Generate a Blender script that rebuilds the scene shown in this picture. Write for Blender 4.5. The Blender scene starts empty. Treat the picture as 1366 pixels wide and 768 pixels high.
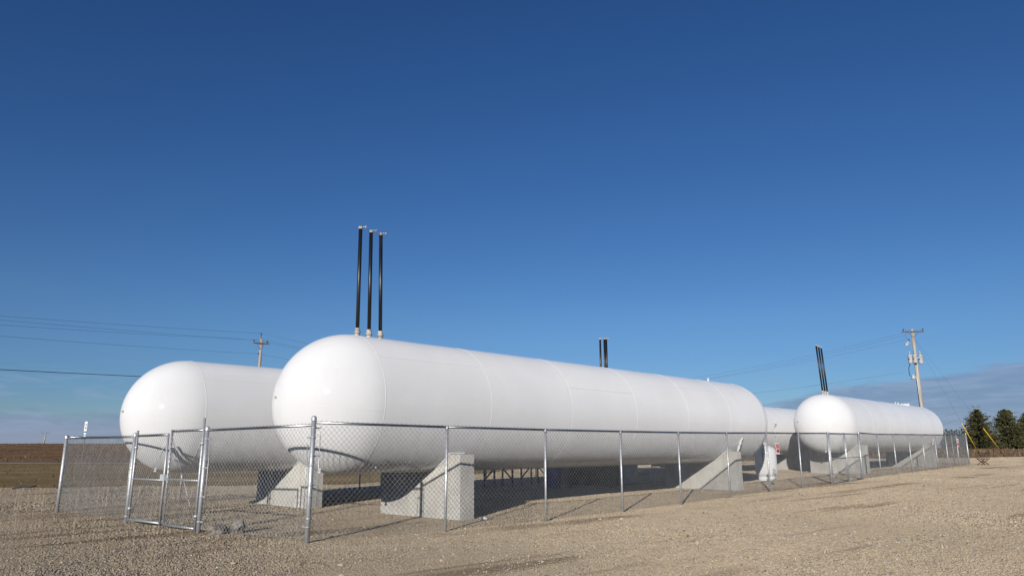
import bpy, math, random
import numpy as np
from mathutils import Vector, Matrix

# ------------------------------------------------------------------ camera, sky, sun, exposure
sc = bpy.context.scene
COL = sc.collection
rad = math.radians
CAM_H = 1.7056
PITCH = rad(12.52)
FPX = 950.0
cam_data = bpy.data.cameras.new('camera')
cam_data.sensor_width = 36.0
cam_data.lens = FPX / 1366.0 * 36.0
cam_data.clip_start = 0.1
cam_data.clip_end = 12000
cam = bpy.data.objects.new('camera', cam_data)
COL.objects.link(cam)
cam.location = (0, 0, CAM_H)
cam.rotation_euler = (math.pi / 2 + PITCH, 0, 0)
sc.camera = cam

SUN_AZ = rad(196.5)      # clockwise from +Y: behind the camera, a little to the left
SUN_EL = rad(15.5)
sv = Vector((math.sin(SUN_AZ) * math.cos(SUN_EL), math.cos(SUN_AZ) * math.cos(SUN_EL), math.sin(SUN_EL)))
sun_data = bpy.data.lights.new('sun', 'SUN')
sun_data.energy = 4.5
sun_data.angle = rad(0.53)
sun_data.color = (1.0, 0.945, 0.87)
sun = bpy.data.objects.new('sun', sun_data)
COL.objects.link(sun)
sun.rotation_euler = sv.to_track_quat('Z', 'Y').to_euler()
sun.location = sv * 60

world = bpy.data.worlds.new('World')
sc.world = world
world.use_nodes = True


class NT:
    """small helper to write node trees"""
    def __init__(self, tree):
        self.t = tree

    def n(self, kind, ins=None, **props):
        nd = self.t.nodes.new(kind)
        for k, v in props.items():
            setattr(nd, k, v)
        for k, v in (ins or {}).items():
            self.put(nd.inputs[k], v)
        return nd

    def put(self, sock, v):
        if isinstance(v, bpy.types.NodeSocket):
            self.t.links.new(v, sock)
        elif isinstance(v, bpy.types.Node):
            self.t.links.new(v.outputs[0], sock)
        else:
            if isinstance(v, (tuple, list)) and len(v) == 3 and sock.type == 'RGBA':
                v = (*v, 1)
            sock.default_value = v

    def math(self, op, a, b=0.0, c=0.0, clamp=False):
        nd = self.n('ShaderNodeMath', {0: a, 1: b, 2: c}, operation=op)
        nd.use_clamp = clamp
        return nd.outputs[0]

    def mix(self, f, a, b, blend='MIX'):
        nd = self.t.nodes.new('ShaderNodeMix')
        nd.data_type = 'RGBA'
        nd.blend_type = blend
        self.put(nd.inputs[0], f)
        self.put(nd.inputs[6], a)
        self.put(nd.inputs[7], b)
        return nd.outputs[2]

    def ramp(self, f, stops, interp='LINEAR'):
        nd = self.t.nodes.new('ShaderNodeValToRGB')
        nd.color_ramp.interpolation = interp
        e = nd.color_ramp.elements
        while len(e) < len(stops):
            e.new(0.5)
        for el, (p, c) in zip(e, stops):
            el.position = p
            el.color = (*c, 1) if len(c) == 3 else c
        self.put(nd.inputs[0], f)
        return nd.outputs[0]

    def step(self, x, lo, hi):
        nd = self.n('ShaderNodeMapRange', {0: x, 1: lo, 2: hi, 3: 0.0, 4: 1.0}, interpolation_type='SMOOTHSTEP')
        return nd.outputs[0]

    def noise(self, vec, scale, detail=3.0, rough=0.55, dist=0.0):
        nd = self.n('ShaderNodeTexNoise', {'Vector': vec, 'Scale': scale, 'Detail': detail, 'Roughness': rough, 'Distortion': dist})
        return nd.outputs[0]

    def scale(self, vec, s):
        nd = self.n('ShaderNodeMapping', {'Vector': vec, 'Scale': s})
        return nd.outputs[0]


w = NT(world.node_tree)
bg = world.node_tree.nodes['Background']
sky = w.n('ShaderNodeTexSky', sky_type='NISHITA', sun_disc=False, sun_elevation=SUN_EL, sun_rotation=SUN_AZ,
          altitude=300.0, air_density=1.0, dust_density=0.0, ozone_density=4.0)
skyc = w.mix(1.0, sky.outputs[0], (0.76,0.89,1.05), 'MULTIPLY')
skyc = w.n('ShaderNodeHueSaturation', {'Hue': 0.5, 'Saturation': 1.08, 'Value': 1.0, 'Color': skyc}).outputs[0]
# deepen the blue overhead the way the clear winter air does
sx_ = w.n('ShaderNodeSeparateColor', {0: skyc})
SKY_STRENGTH = 0.064
def power(ch, g, k):
    return w.math('MULTIPLY', w.math('POWER', w.math('MULTIPLY', ch, 0.075), g), k / 0.075)
skyc = w.n('ShaderNodeCombineColor', {0: power(sx_.outputs[0], 1.16, 1.70), 1: power(sx_.outputs[1], 1.13, 1.20), 2: power(sx_.outputs[2], 1.05, 1.04)}).outputs[0]
# low cloud bank round the horizon, higher towards the right, thin wisps above it
tc = w.n('ShaderNodeTexCoord').outputs['Generated']
sep = w.n('ShaderNodeSeparateXYZ', {0: tc})
el_ = w.math('ARCSINE', sep.outputs[2])
az_ = w.math('ARCTAN2', sep.outputs[0], sep.outputs[1])
skyc = w.mix(w.step(el_, rad(11), rad(1.5)), skyc, w.mix(1.0, skyc, (0.60, 0.78, 0.95), 'MULTIPLY'))
cv = w.n('ShaderNodeCombineXYZ', {0: w.math('MULTIPLY', az_, 3.0), 1: w.math('MULTIPLY', el_, 16.0), 2: 0.3}).outputs[0]
n1 = w.noise(cv, 2.6, 6.0, 0.6, 0.4)
n2 = w.noise(cv, 0.9, 3.0, 0.5)
cv3 = w.n('ShaderNodeCombineXYZ', {0: w.math('MULTIPLY', az_, 6.0), 1: w.math('MULTIPLY', el_, 40.0), 2: 4.7}).outputs[0]
n3 = w.noise(cv3, 2.2, 6.0, 0.62, 0.6)
topm = w.n('ShaderNodeMapRange', {0: az_, 1: rad(8), 2: rad(40), 3: rad(1.9), 4: rad(5.9)}).outputs[0]
top = w.math('ADD', topm, w.math('MULTIPLY', w.math('SUBTRACT', n1, 0.5), rad(3.4)))
bank = w.math('SUBTRACT', 1.0, w.step(w.math('SUBTRACT', el_, top), rad(-0.35), rad(0.35)))
bankc = w.mix(w.step(n3, 0.40, 0.64), (2.45, 3.4, 5.5), (3.5, 4.4, 6.5))
bankc = w.mix(w.step(el_, rad(2.6), rad(0.6)), bankc, (3.3, 4.0, 6.0))
skyc = w.mix(w.math('MULTIPLY', bank, 0.72), skyc, bankc)
wisp = w.math('MULTIPLY', w.step(n3, 0.47, 0.68), w.math('MULTIPLY', w.step(el_, rad(6.6), rad(3.2)), w.step(n2, 0.36, 0.54)))
skyc = w.mix(w.math('MULTIPLY', wisp, 0.6), skyc, (3.5, 4.9, 7.1))
w.put(bg.inputs[0], skyc)
bg.inputs[1].default_value = SKY_STRENGTH

sc.view_settings.view_transform = 'Standard'
sc.view_settings.look = 'None'
sc.view_settings.exposure = 0.25
sc.view_settings.gamma = 1.0
sc.view_settings.use_curve_mapping = False
sc.cycles.max_bounces = 6
sc.cycles.use_adaptive_sampling = True
sc.cycles.adaptive_threshold = 0.01
sc.cycles.use_denoising = True
sc.cycles.denoiser = 'OPENIMAGEDENOISE'
sc.cycles.denoising_input_passes = 'RGB_ALBEDO_NORMAL'

rng = np.random.default_rng(7)
random.seed(7)


# ------------------------------------------------------------------ helpers
def smooth(a, b, x):
    t = np.clip((x - a) / (b - a), 0, 1)
    return t * t * (3 - 2 * t)


def gz(x, y):
    """height of the land: rises slightly to the right, the fields beyond lift to the skyline"""
    x = np.asarray(x, float)
    y = np.asarray(y, float)
    near = 0.0106 * np.clip(x, -40, 45)
    far = 1.15 + 1.45 * (1 - smooth(-60, 40, x))
    s = smooth(96, 235, y)
    z = near * (1 - s) + far * s
    return z - 6.0 * smooth(330, 900, y)


def gzf(x, y):
    return float(gz(x, y))


def material(name, rough=0.6, metal=0.0, color=(0.5, 0.5, 0.5)):
    m = bpy.data.materials.new(name)
    m.use_nodes = True
    t = NT(m.node_tree)
    b = m.node_tree.nodes['Principled BSDF']
    b.inputs['Base Color'].default_value = (*color, 1)
    b.inputs['Roughness'].default_value = rough
    b.inputs['Metallic'].default_value = metal
    return m, t, b


def obj_coord(t):
    return t.n('ShaderNodeTexCoord').outputs['Object']


def varied(name, c1, c2, scale, rough=0.6, metal=0.0, stretch=(1, 1, 1), bump=0.0, bscale=60.0, lo=0.35, hi=0.65):
    """two-tone noise colour with optional fine relief"""
    m, t, b = material(name, rough, metal)
    v = t.scale(obj_coord(t), stretch)
    f = t.step(t.noise(v, scale, 5.0, 0.6), lo, hi)
    t.put(b.inputs['Base Color'], t.mix(f, c1, c2))
    if bump:
        bp = t.n('ShaderNodeBump', {'Strength': bump, 'Distance': 0.01, 'Height': t.noise(v, bscale, 3.0)})
        t.put(b.inputs['Normal'], bp)
    return m


class MB:
    """collects shapes; build() links them as ONE mesh object"""
    def __init__(self):
        self.v, self.f, self.s = [], [], []

    def add(self, verts, faces, sm=False):
        o = len(self.v)
        self.v += [tuple(p) for p in verts]
        self.f += [tuple(i + o for i in q) for q in faces]
        self.s += [sm] * len(faces)
        return self

    def box(self, c, s, rz=0.0, taper=1.0):
        cx, cy, cz = c
        hx, hy, hz = s[0] / 2, s[1] / 2, s[2] / 2
        ca, sa = math.cos(rz), math.sin(rz)
        vs = []
        for z, k in ((-hz, 1.0), (hz, taper)):
            for x, y in ((-hx, -hy), (hx, -hy), (hx, hy), (-hx, hy)):
                x, y = x * k, y * k
                vs.append((cx + x * ca - y * sa, cy + x * sa + y * ca, cz + z))
        return self.add(vs, [(3, 2, 1, 0), (4, 5, 6, 7), (0, 1, 5, 4), (1, 2, 6, 5), (2, 3, 7, 6), (3, 0, 4, 7)])

    def tube(self, p0, p1, r0, r1=None, n=10, caps=True):
        r1 = r0 if r1 is None else r1
        return self.path([p0, p1], [r0, r1], n, caps)

    def path(self, pts, rr, n=8, caps=True):
        pts = [Vector(p) for p in pts]
        if not isinstance(rr, (list, tuple)):
            rr = [rr] * len(pts)
        vs, fs = [], []
        prev = None
        for i, p in enumerate(pts):
            d = (pts[min(i + 1, len(pts) - 1)] - pts[max(i - 1, 0)]).normalized()
            if prev is None:
                a = d.orthogonal().normalized()
            else:
                a = (prev - d * prev.dot(d)).normalized()
            prev = a
            b = d.cross(a)
            for k in range(n):
                t = 2 * math.pi * k / n
                vs.append(p + (a * math.cos(t) + b * math.sin(t)) * rr[i])
        for i in range(len(pts) - 1):
            for k in range(n):
                k2 = (k + 1) % n
                fs.append((i * n + k, i * n + k2, (i + 1) * n + k2, (i + 1) * n + k))
        self.add(vs, fs, True)
        if caps:
            o = len(self.v) - len(vs)
            m = (len(pts) - 1) * n
            self.f += [tuple(o + k for k in reversed(range(n))), tuple(o + m + k for k in range(n))]
            self.s += [False, False]
        return self

    def lathe(self, c, prof, n=24, axis='Z'):
        """profile of (radius, height) turned round a vertical axis through c"""
        vs, fs = [], []
        for r, z in prof:
            for k in range(n):
                t = 2 * math.pi * k / n
                vs.append((c[0] + r * math.cos(t), c[1] + r * math.sin(t), c[2] + z))
        for i in range(len(prof) - 1):
            for k in range(n):
                k2 = (k + 1) % n
                fs.append((i * n + k, i * n + k2, (i + 1) * n + k2, (i + 1) * n + k))
        return self.add(vs, fs, True)

    def build(self, name, mat, parent=None, origin=None):
        me = bpy.data.meshes.new(name)
        vs = self.v
        if origin is not None:
            ox, oy, oz = origin
            vs = [(a - ox, b - oy, c - oz) for a, b, c in vs]
        me.from_pydata(vs, [], self.f)
        me.polygons.foreach_set('use_smooth', self.s)
        if mat:
            me.materials.append(mat)
        me.update()
        o = bpy.data.objects.new(name, me)
        COL.objects.link(o)
        if parent:
            o.parent = parent
        elif origin is not None:
            o.location = origin
        return o


def np_mesh(name, verts, faces, mat, parent=None, sm=False):
    """mesh straight from numpy arrays (n,3) and (m,3 or 4)"""
    me = bpy.data.meshes.new(name)
    nv, (nf, k) = len(verts), faces.shape
    me.vertices.add(nv)
    me.vertices.foreach_set('co', np.ascontiguousarray(verts, np.float32).ravel())
    me.loops.add(nf * k)
    me.loops.foreach_set('vertex_index', np.ascontiguousarray(faces, np.int32).ravel())
    me.polygons.add(nf)
    me.polygons.foreach_set('loop_start', np.arange(0, nf * k, k, dtype=np.int32))
    me.polygons.foreach_set('use_smooth', np.full(nf, sm, bool))
    me.update(calc_edges=True)
    if mat:
        me.materials.append(mat)
    o = bpy.data.objects.new(name, me)
    COL.objects.link(o)
    if parent:
        o.parent = parent
    return o


def tag(o, label, cat=None, group=None, kind=None):
    if label:
        o['label'] = label
    if cat:
        o['category'] = cat
    if group:
        o['group'] = group
    if kind:
        o['kind'] = kind
    return o


def thing(name, loc, label, cat, group=None, rz=0.0):
    o = bpy.data.objects.new(name, None)
    o.empty_display_size = 0.2
    COL.objects.link(o)
    o.location = loc
    o.rotation_euler = (0, 0, rz)
    return tag(o, label, cat, group)


# ------------------------------------------------------------------ materials
def mat_gravel(name='crushed_gravel'):
    m, t, b = material(name, 0.95)
    v = obj_coord(t)
    vo = t.n('ShaderNodeTexVoronoi', {'Vector': v, 'Scale': 46.0, 'Randomness': 1.0})
    cell = t.n('ShaderNodeSeparateColor', {0: vo.outputs['Color']}).outputs[0]
    stone = t.ramp(cell, [(0.0, (0.151, 0.122, 0.093)), (0.2, (0.322, 0.255, 0.177)), (0.5, (0.460, 0.367, 0.258)),
                          (0.72, (0.527, 0.407, 0.258)), (0.86, (0.384, 0.367, 0.331)), (1.0, (0.575, 0.525, 0.419))])
    big = t.step(t.noise(v, 0.16, 4.0, 0.6), 0.36, 0.66)
    fines = t.mix(big, (0.501, 0.407, 0.286), (0.425, 0.342, 0.240))
    # damp, rutted streaks running across the lot with the traffic
    st = t.n('ShaderNodeMapping', {'Vector': v, 'Rotation': (0, 0, rad(-40))}).outputs[0]
    warp = t.n('ShaderNodeMapping', {'Vector': st, 'Scale': (0.085, 0.95, 1.0)}).outputs[0]
    wet = t.step(t.noise(warp, 1.0, 6.0, 0.60, 0.35), 0.52, 0.63)
    patch = t.step(t.noise(v, 0.16, 3.0, 0.5), 0.40, 0.56)
    wet = t.math('MULTIPLY', wet, patch)
    base = t.mix(t.math('MULTIPLY', t.step(t.noise(v, 1.7, 4.0, 0.6), 0.35, 0.7), 0.75), stone, fines)
    base = t.mix(t.math('MULTIPLY', wet, 0.75), base, (0.167, 0.127, 0.087))
    sp_ = t.n('ShaderNodeSeparateXYZ', {0: v})
    edge = t.math('ADD', t.math('ADD', t.math('MULTIPLY', sp_.outputs[0], 0.9), t.math('MULTIPLY', sp_.outputs[1], 0.55)), t.math('MULTIPLY', t.noise(v, 0.45, 5.0, 0.6), 9.0))
    damp_shade = t.step(edge, 14.5, 6.5)  # near left darker: damp tone with shade and light falloff painted in
    base = t.mix(t.math('MULTIPLY', damp_shade, 0.2), base, (0.149, 0.121, 0.093))
    t.put(b.inputs['Base Color'], base)
    h = t.math('ADD', t.math('MULTIPLY', vo.outputs['Distance'], -0.018), t.math('MULTIPLY', t.noise(v, 9.0, 5.0, 0.65), 0.05))
    h = t.math('ADD', h, t.math('MULTIPLY', t.noise(v, 70.0, 2.0), 0.012))
    t.put(b.inputs['Normal'], t.n('ShaderNodeBump', {'Strength': 1.0, 'Distance': 1.0, 'Height': h}))
    b.inputs['Specular IOR Level'].default_value = 0.0
    b.inputs['Diffuse Roughness'].default_value = 1.0
    return m


def mat_stones():
    m, t, b = material('loose_stone', 0.9)
    r = t.n('ShaderNodeNewGeometry').outputs['Random Per Island']
    c = t.ramp(r, [(0.0, (0.089, 0.078, 0.067)), (0.2, (0.221, 0.189, 0.142)), (0.5, (0.355, 0.302, 0.226)),
                   (0.70, (0.444, 0.360, 0.237)), (0.82, (0.326, 0.330, 0.312)), (0.95, (0.429, 0.392, 0.324)), (1.0, (0.548, 0.526, 0.458))])
    t.put(b.inputs['Base Color'], c)
    b.inputs['Specular IOR Level'].default_value = 0.05
    b.inputs['Diffuse Roughness'].default_value = 1.0
    return m


def mat_earth(name, c1, c2, c3, sc1=0.25, stretch=(1, 1, 1), bump=0.5):
    m, t, b = material(name, 1.0)
    v = t.scale(obj_coord(t), stretch)
    f1 = t.step(t.noise(v, sc1, 6.0, 0.65), 0.36, 0.64)
    f2 = t.step(t.noise(v, sc1 * 9, 6.0, 0.7), 0.40, 0.66)
    c = t.mix(f1, c1, c2)
    c = t.mix(t.math('MULTIPLY', f2, 0.7), c, c3)
    t.put(b.inputs['Base Color'], c)
    t.put(b.inputs['Normal'], t.n('ShaderNodeBump', {'Strength': bump, 'Distance': 0.25, 'Height': t.noise(v, sc1 * 14, 5.0, 0.7)}))
    b.inputs['Specular IOR Level'].default_value = 0.0
    b.inputs['Diffuse Roughness'].default_value = 1.0
    return m


def mat_tank():
    m, t, b = material('white_tank_paint', 0.5)
    v = obj_coord(t)
    f = t.step(t.noise(v, 0.55, 5.0, 0.6), 0.30, 0.72)
    c = t.mix(f, (0.635, 0.637, 0.637), (0.595, 0.597, 0.597))
    st = t.scale(v, (2.6, 0.5, 0.5))
    s = t.step(t.noise(st, 1.6, 6.0, 0.65, 0.3), 0.60, 0.78)
    c = t.mix(t.math('MULTIPLY', s, 0.30), c, (0.52, 0.50, 0.46))
    spots = t.step(t.noise(v, 9.0, 2.0, 0.5), 0.74, 0.78)
    c = t.mix(t.math('MULTIPLY', spots, 0.25), c, (0.45, 0.42, 0.38))
    t.put(b.inputs['Base Color'], c)
    t.put(b.inputs['Roughness'], t.math('ADD', 0.42, t.math('MULTIPLY', t.noise(v, 1.3, 4.0), 0.16)))
    b.inputs['Diffuse Roughness'].default_value = 0.35
    b.inputs['Coat Weight'].default_value = 0.5
    b.inputs['Coat Roughness'].default_value = 0.06
    b.inputs['Specular IOR Level'].default_value = 0.02
    t.put(b.inputs['Normal'], t.n('ShaderNodeBump', {'Strength': 0.07, 'Distance': 0.05, 'Height': t.noise(v, 2.2, 3.0, 0.5)}))
    return m


def mat_concrete():
    m, t, b = material('cast_concrete', 0.92)
    v = obj_coord(t)
    f = t.step(t.noise(v, 1.1, 6.0, 0.65), 0.34, 0.68)
    c = t.mix(f, (0.425, 0.415, 0.385), (0.325, 0.315, 0.29))
    st = t.scale(v, (4.0, 4.0, 0.35))
    s = t.step(t.noise(st, 1.3, 5.0, 0.6), 0.52, 0.72)
    c = t.mix(t.math('MULTIPLY', s, 0.50), c, (0.25, 0.195, 0.135))
    pits = t.step(t.noise(v, 26.0, 2.0), 0.70, 0.75)
    c = t.mix(t.math('MULTIPLY', pits, 0.5), c, (0.18, 0.17, 0.155))
    t.put(b.inputs['Base Color'], c)
    t.put(b.inputs['Normal'], t.n('ShaderNodeBump', {'Strength': 0.35, 'Distance': 0.02, 'Height': t.noise(v, 14.0, 5.0, 0.7)}))
    b.inputs['Diffuse Roughness'].default_value = 0.8
    return m


def mat_galv():
    m, t, b = material('galvanised_steel', 0.45, 0.7)
    v = obj_coord(t)
    f = t.step(t.noise(v, 16.0, 4.0, 0.65), 0.35, 0.68)
    t.put(b.inputs['Base Color'], t.mix(f, (0.56, 0.57, 0.58), (0.37, 0.38, 0.39)))
    t.put(b.inputs['Roughness'], t.math('ADD', 0.47, t.math('MULTIPLY', f, 0.16)))
    return m


def mat_foliage(name, c1, c2, c3):
    m, t, b = material(name, 0.8)
    r = t.n('ShaderNodeNewGeometry').outputs['Random Per Island']
    t.put(b.inputs['Base Color'], t.ramp(r, [(0.0, c1), (0.5, c2), (1.0, c3)]))
    b.inputs['Specular IOR Level'].default_value = 0.1
    return m


M = {}
M['gravel'] = mat_gravel()
M['stone'] = mat_stones()
M['soil'] = mat_earth('tilled_soil', (0.066, 0.040, 0.025), (0.105, 0.066, 0.041), (0.154, 0.107, 0.066), 0.10, (0.35, 1.0, 1.0), 0.8)
M['verge'] = mat_earth('dormant_grass', (0.125, 0.090, 0.050), (0.205, 0.148, 0.088), (0.082, 0.076, 0.036), 0.16, (0.22, 1.0, 1.0), 0.9)
M['ditch'] = mat_earth('dead_weeds', (0.112, 0.074, 0.050), (0.155, 0.105, 0.071), (0.074, 0.051, 0.037), 0.2, (0.6, 1.0, 1.0), 0.8)
M['road'] = varied('pale_gravel_road', (0.25, 0.215, 0.175), (0.33, 0.285, 0.235), 0.3, 0.95)
M['tank'] = mat_tank()
M['weld'] = varied('painted_weld', (0.64, 0.64, 0.63), (0.60, 0.60, 0.595), 6.0, 0.45)
M['concrete'] = mat_concrete()
M['galv'] = mat_galv()
M['rail'] = varied('dull_galvanised_rail', (0.36, 0.37, 0.38), (0.24, 0.25, 0.26), 9.0, 0.33, 0.95)
M['wire'] = varied('chain_link_wire', (0.34, 0.35, 0.36), (0.22, 0.23, 0.24), 5.0, 0.45, 0.7)
M['blackpipe'] = varied('black_pipe_paint', (0.008, 0.008, 0.009), (0.040, 0.028, 0.024), 3.0, 0.40, 0.0, (1, 1, 0.3), 0.1, 20.0, 0.5, 0.75)
M['collar'] = varied('weathered_fitting', (0.52, 0.51, 0.48), (0.28, 0.25, 0.21), 12.0, 0.6)
M['black'] = varied('black_rubber', (0.012, 0.012, 0.013), (0.03, 0.03, 0.03), 5.0, 0.7)
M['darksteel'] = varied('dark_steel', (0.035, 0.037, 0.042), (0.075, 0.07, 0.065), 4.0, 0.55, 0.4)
M['blue'] = varied('blue_plastic', (0.010, 0.055, 0.22), (0.012, 0.04, 0.15), 3.0, 0.45)
M['greypaint'] = varied('pale_grey_paint', (0.46, 0.48, 0.50), (0.36, 0.37, 0.38), 5.0, 0.5)
M['wood'] = varied('weathered_pole_wood', (0.46, 0.405, 0.335), (0.28, 0.24, 0.195), 2.2, 0.9, 0.0, (3, 3, 0.25), 0.4, 30.0)
M['armwood'] = varied('dark_crossarm_wood', (0.13, 0.095, 0.075), (0.075, 0.058, 0.048), 4.0, 0.9)
M['porcelain'] = varied('insulator_glaze', (0.05, 0.035, 0.03), (0.09, 0.06, 0.05), 4.0, 0.3)
M['cable'] = varied('overhead_conductor', (0.055, 0.06, 0.07), (0.085, 0.09, 0.10), 1.0, 0.7)
M['yellow'] = varied('yellow_guard_plastic', (0.72, 0.44, 0.025), (0.60, 0.35, 0.02), 3.0, 0.5)
M['signwhite'] = varied('white_sign_face', (0.78, 0.78, 0.77), (0.68, 0.68, 0.67), 8.0, 0.45)
M['signred'] = varied('red_sign_print', (0.62, 0.03, 0.04), (0.52, 0.035, 0.04), 8.0, 0.45)
M['signblack'] = varied('black_sign_print', (0.03, 0.03, 0.03), (0.05, 0.05, 0.05), 8.0, 0.5)
M['rust'] = varied('rusty_iron', (0.12, 0.045, 0.022), (0.06, 0.032, 0.022), 6.0, 0.9)
M['bark'] = varied('spruce_bark', (0.11, 0.08, 0.06), (0.06, 0.045, 0.035), 4.0, 0.95)
M['needles'] = mat_foliage('spruce_needles', (0.028, 0.032, 0.014), (0.062, 0.064, 0.027), (0.11, 0.098, 0.045))
M['weeds'] = mat_foliage('dry_weed_stalks', (0.085, 0.056, 0.034), (0.13, 0.09, 0.055), (0.19, 0.14, 0.085))
M['rubble'] = varied('broken_concrete', (0.27, 0.235, 0.20), (0.10, 0.085, 0.07), 7.0, 0.95, 0.0, (1, 1, 1), 0.8, 30.0)


# ------------------------------------------------------------------ the land
def sheet(name, xs, ys_of, nv, mat, dz, jitter=0.0, kind='structure', label=None):
    """strip of land between two edge lines y0(x) and y1(x), draped on the terrain"""
    vs, fs = [], []
    for i, x in enumerate(xs):
        y0, y1 = ys_of(x)
        for k in range(nv + 1):
            t = (k / nv) ** 1.6
            y = y0 + (y1 - y0) * t
            if k in (0, nv):
                y += random.uniform(-jitter, jitter)
            vs.append((x, y, gzf(x, y) + dz))
    n = nv + 1
    for i in range(len(xs) - 1):
        for k in range(nv):
            fs.append((i * n + k, (i + 1) * n + k, (i + 1) * n + k + 1, i * n + k + 1))
    o = np_mesh(name, np.array(vs), np.array(fs), mat, None, True)
    o['kind'] = kind
    if label:
        o['label'] = label
    return o


def spread(lo, hi, fine, coarse):
    out, x = [], 0.0
    while x < hi:
        out.append(x)
        x += fine + max(0, abs(x) - 30) * coarse
    out.append(hi)
    neg, x = [], 0.0
    while x > lo:
        neg.append(x)
        x -= fine + max(0, abs(x) - 30) * coarse
    neg.append(lo)
    return sorted(set(neg + out))


def edge_far(x):
    """far edge of the gravel lot"""
    return float(np.interp(x, [-400, -60, -8, -3, 2, 12, 40, 51.6, 63.5, 130, 600], [36.5, 36.0, 36.0, 44, 62, 70, 79, 81.5, 90.5, 136, 420]))


def wob(x, s, a):
    return a * (math.sin(x * s) + 0.6 * math.sin(x * s * 2.3 + 1.1) + 0.4 * math.sin(x * s * 5.1 + 0.4))


def road_y(x):
    return 94.0 + 0.012 * (x + 62)


XS = spread(-1500, 1500, 1.0, 0.06)
ys = np.array(sorted(set(list(np.arange(-60, 60, 3.0)) + list(np.arange(60, 360, 6.0)) + [400, 460, 540, 640, 760, 900, 1400, 2500, 5000])))
gx = np.array(spread(-5000, 5000, 4.0, 0.10))
GXm, GYm = np.meshgrid(gx, ys, indexing='ij')
V = np.stack([GXm, GYm, gz(GXm, GYm) - 0.06], -1).reshape(-1, 3)
ny = len(ys)
ii, jj = np.meshgrid(np.arange(len(gx) - 1), np.arange(ny - 1), indexing='ij')
Fq = np.stack([ii * ny + jj, (ii + 1) * ny + jj, (ii + 1) * ny + jj + 1, ii * ny + jj + 1], -1).reshape(-1, 4)
field = np_mesh('ground', V, Fq, M['soil'], None, True)
tag(field, 'dark brown tilled field reaching to the skyline', None, None, 'structure')

XL = [x for x in XS if -420 <= x <= 60]
sheet('grass_verge', XL, lambda x: (edge_far(x) - 3 + wob(x, 0.5, 0.3), max(road_y(x) - 0.5, edge_far(x) + 1)), 14, M['verge'], -0.03, 0.3, label='dormant brown grass between gravel and road')
sheet('road', XL, lambda x: (road_y(x), road_y(x) + 6.0), 2, M['road'], -0.015, 0.05, label='narrow pale road crossing behind the tanks')
XR = [x for x in XS if 30 <= x <= 500]
sheet('weed_strip', XR, lambda x: (edge_far(x) - 3, edge_far(x) + 75), 12, M['ditch'], -0.02, 0.3, label='brown dead weeds beyond the gravel edge')
sheet('grass_strip', XR, lambda x: (edge_far(x) + 74 + wob(x, .1, 2), edge_far(x) + 200), 12, M['verge'], -0.012, 0.5, label='olive brown grass under the spruces')
XG = [x for x in XS if -300 <= x <= 420]
sheet('gravel_apron', XG, lambda x: (-40.0, edge_far(x) - 0.4 + wob(x, 0.9, 0.25)), 90, M['gravel'], -0.045, 0.25, label='tan crushed gravel to the sides of the lot')


def lot_relief():
    """the lot itself: a fine mesh with the real roughness of crushed stone, ruts and windrows"""
    nt_, nr_ = 1350, 560
    th = np.radians(np.linspace(-50, 50, nt_))
    rr = np.zeros(nt_)
    for k, a in enumerate(th):
        r_ = np.linspace(20, 200, 720)
        e = np.array([edge_far(q * math.sin(a)) + wob(q * math.sin(a), 0.9, 0.25) for q in r_])
        ins = r_ * math.cos(a) < e
        rr[k] = r_[np.argmin(ins) - 1] if not ins.all() else 200.0
    t = np.linspace(0, 1, nr_)[None, :]
    RR = 5.0 * (rr[:, None] / 5.0) ** t
    TH = th[:, None] + 0 * t
    cell = RR * np.log(rr[:, None] / 5.0) / nr_
    TH = TH + rng.normal(0, 0.3, TH.shape) * (th[1] - th[0])
    RR = RR + rng.normal(0, 0.25, RR.shape) * cell
    X, Y = RR * np.sin(TH), RR * np.cos(TH)
    Z = gz(X, Y)
    # stones: bumps of about the size of a cell, capped where cells grow large in the distance
    amp = np.minimum(0.16 * cell, 0.018) * (0.75 + 0.35 * np.sin(X * 0.7 + 1.3 * np.sin(Y * 0.4)))
    Z = Z + amp * rng.uniform(-1, 1, Z.shape)
    # gentle unevenness, wheel ruts running along the fence
    u_ = X * 0.75 + Y * 0.66
    v_ = -X * 0.66 + Y * 0.75
    Z = Z + 0.010 * np.sin(v_ * 2.1 + 0.6 * np.sin(u_ * 0.31)) * np.clip(0.5 + np.sin(u_ * 0.12 + v_ * 0.2), 0, 1)
    Z = Z + 0.012 * np.sin(X * 0.9 + 2 * np.sin(Y * 0.33)) * np.sin(Y * 1.1 + np.sin(X * 0.5))
    P_ = np.stack([X, Y, Z], -1).reshape(-1, 3)
    ii, jj = np.meshgrid(np.arange(nt_ - 1), np.arange(nr_ - 1), indexing='ij')
    F_ = np.stack([ii * nr_ + jj, ii * nr_ + jj + 1, (ii + 1) * nr_ + jj + 1, (ii + 1) * nr_ + jj], -1).reshape(-1, 4)
    o = np_mesh('gravel_lot', P_, F_, M['gravel'], None, False)
    tag(o, 'tan crushed gravel lot round the fenced tanks', None, None, 'structure')


lot_relief()

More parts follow.
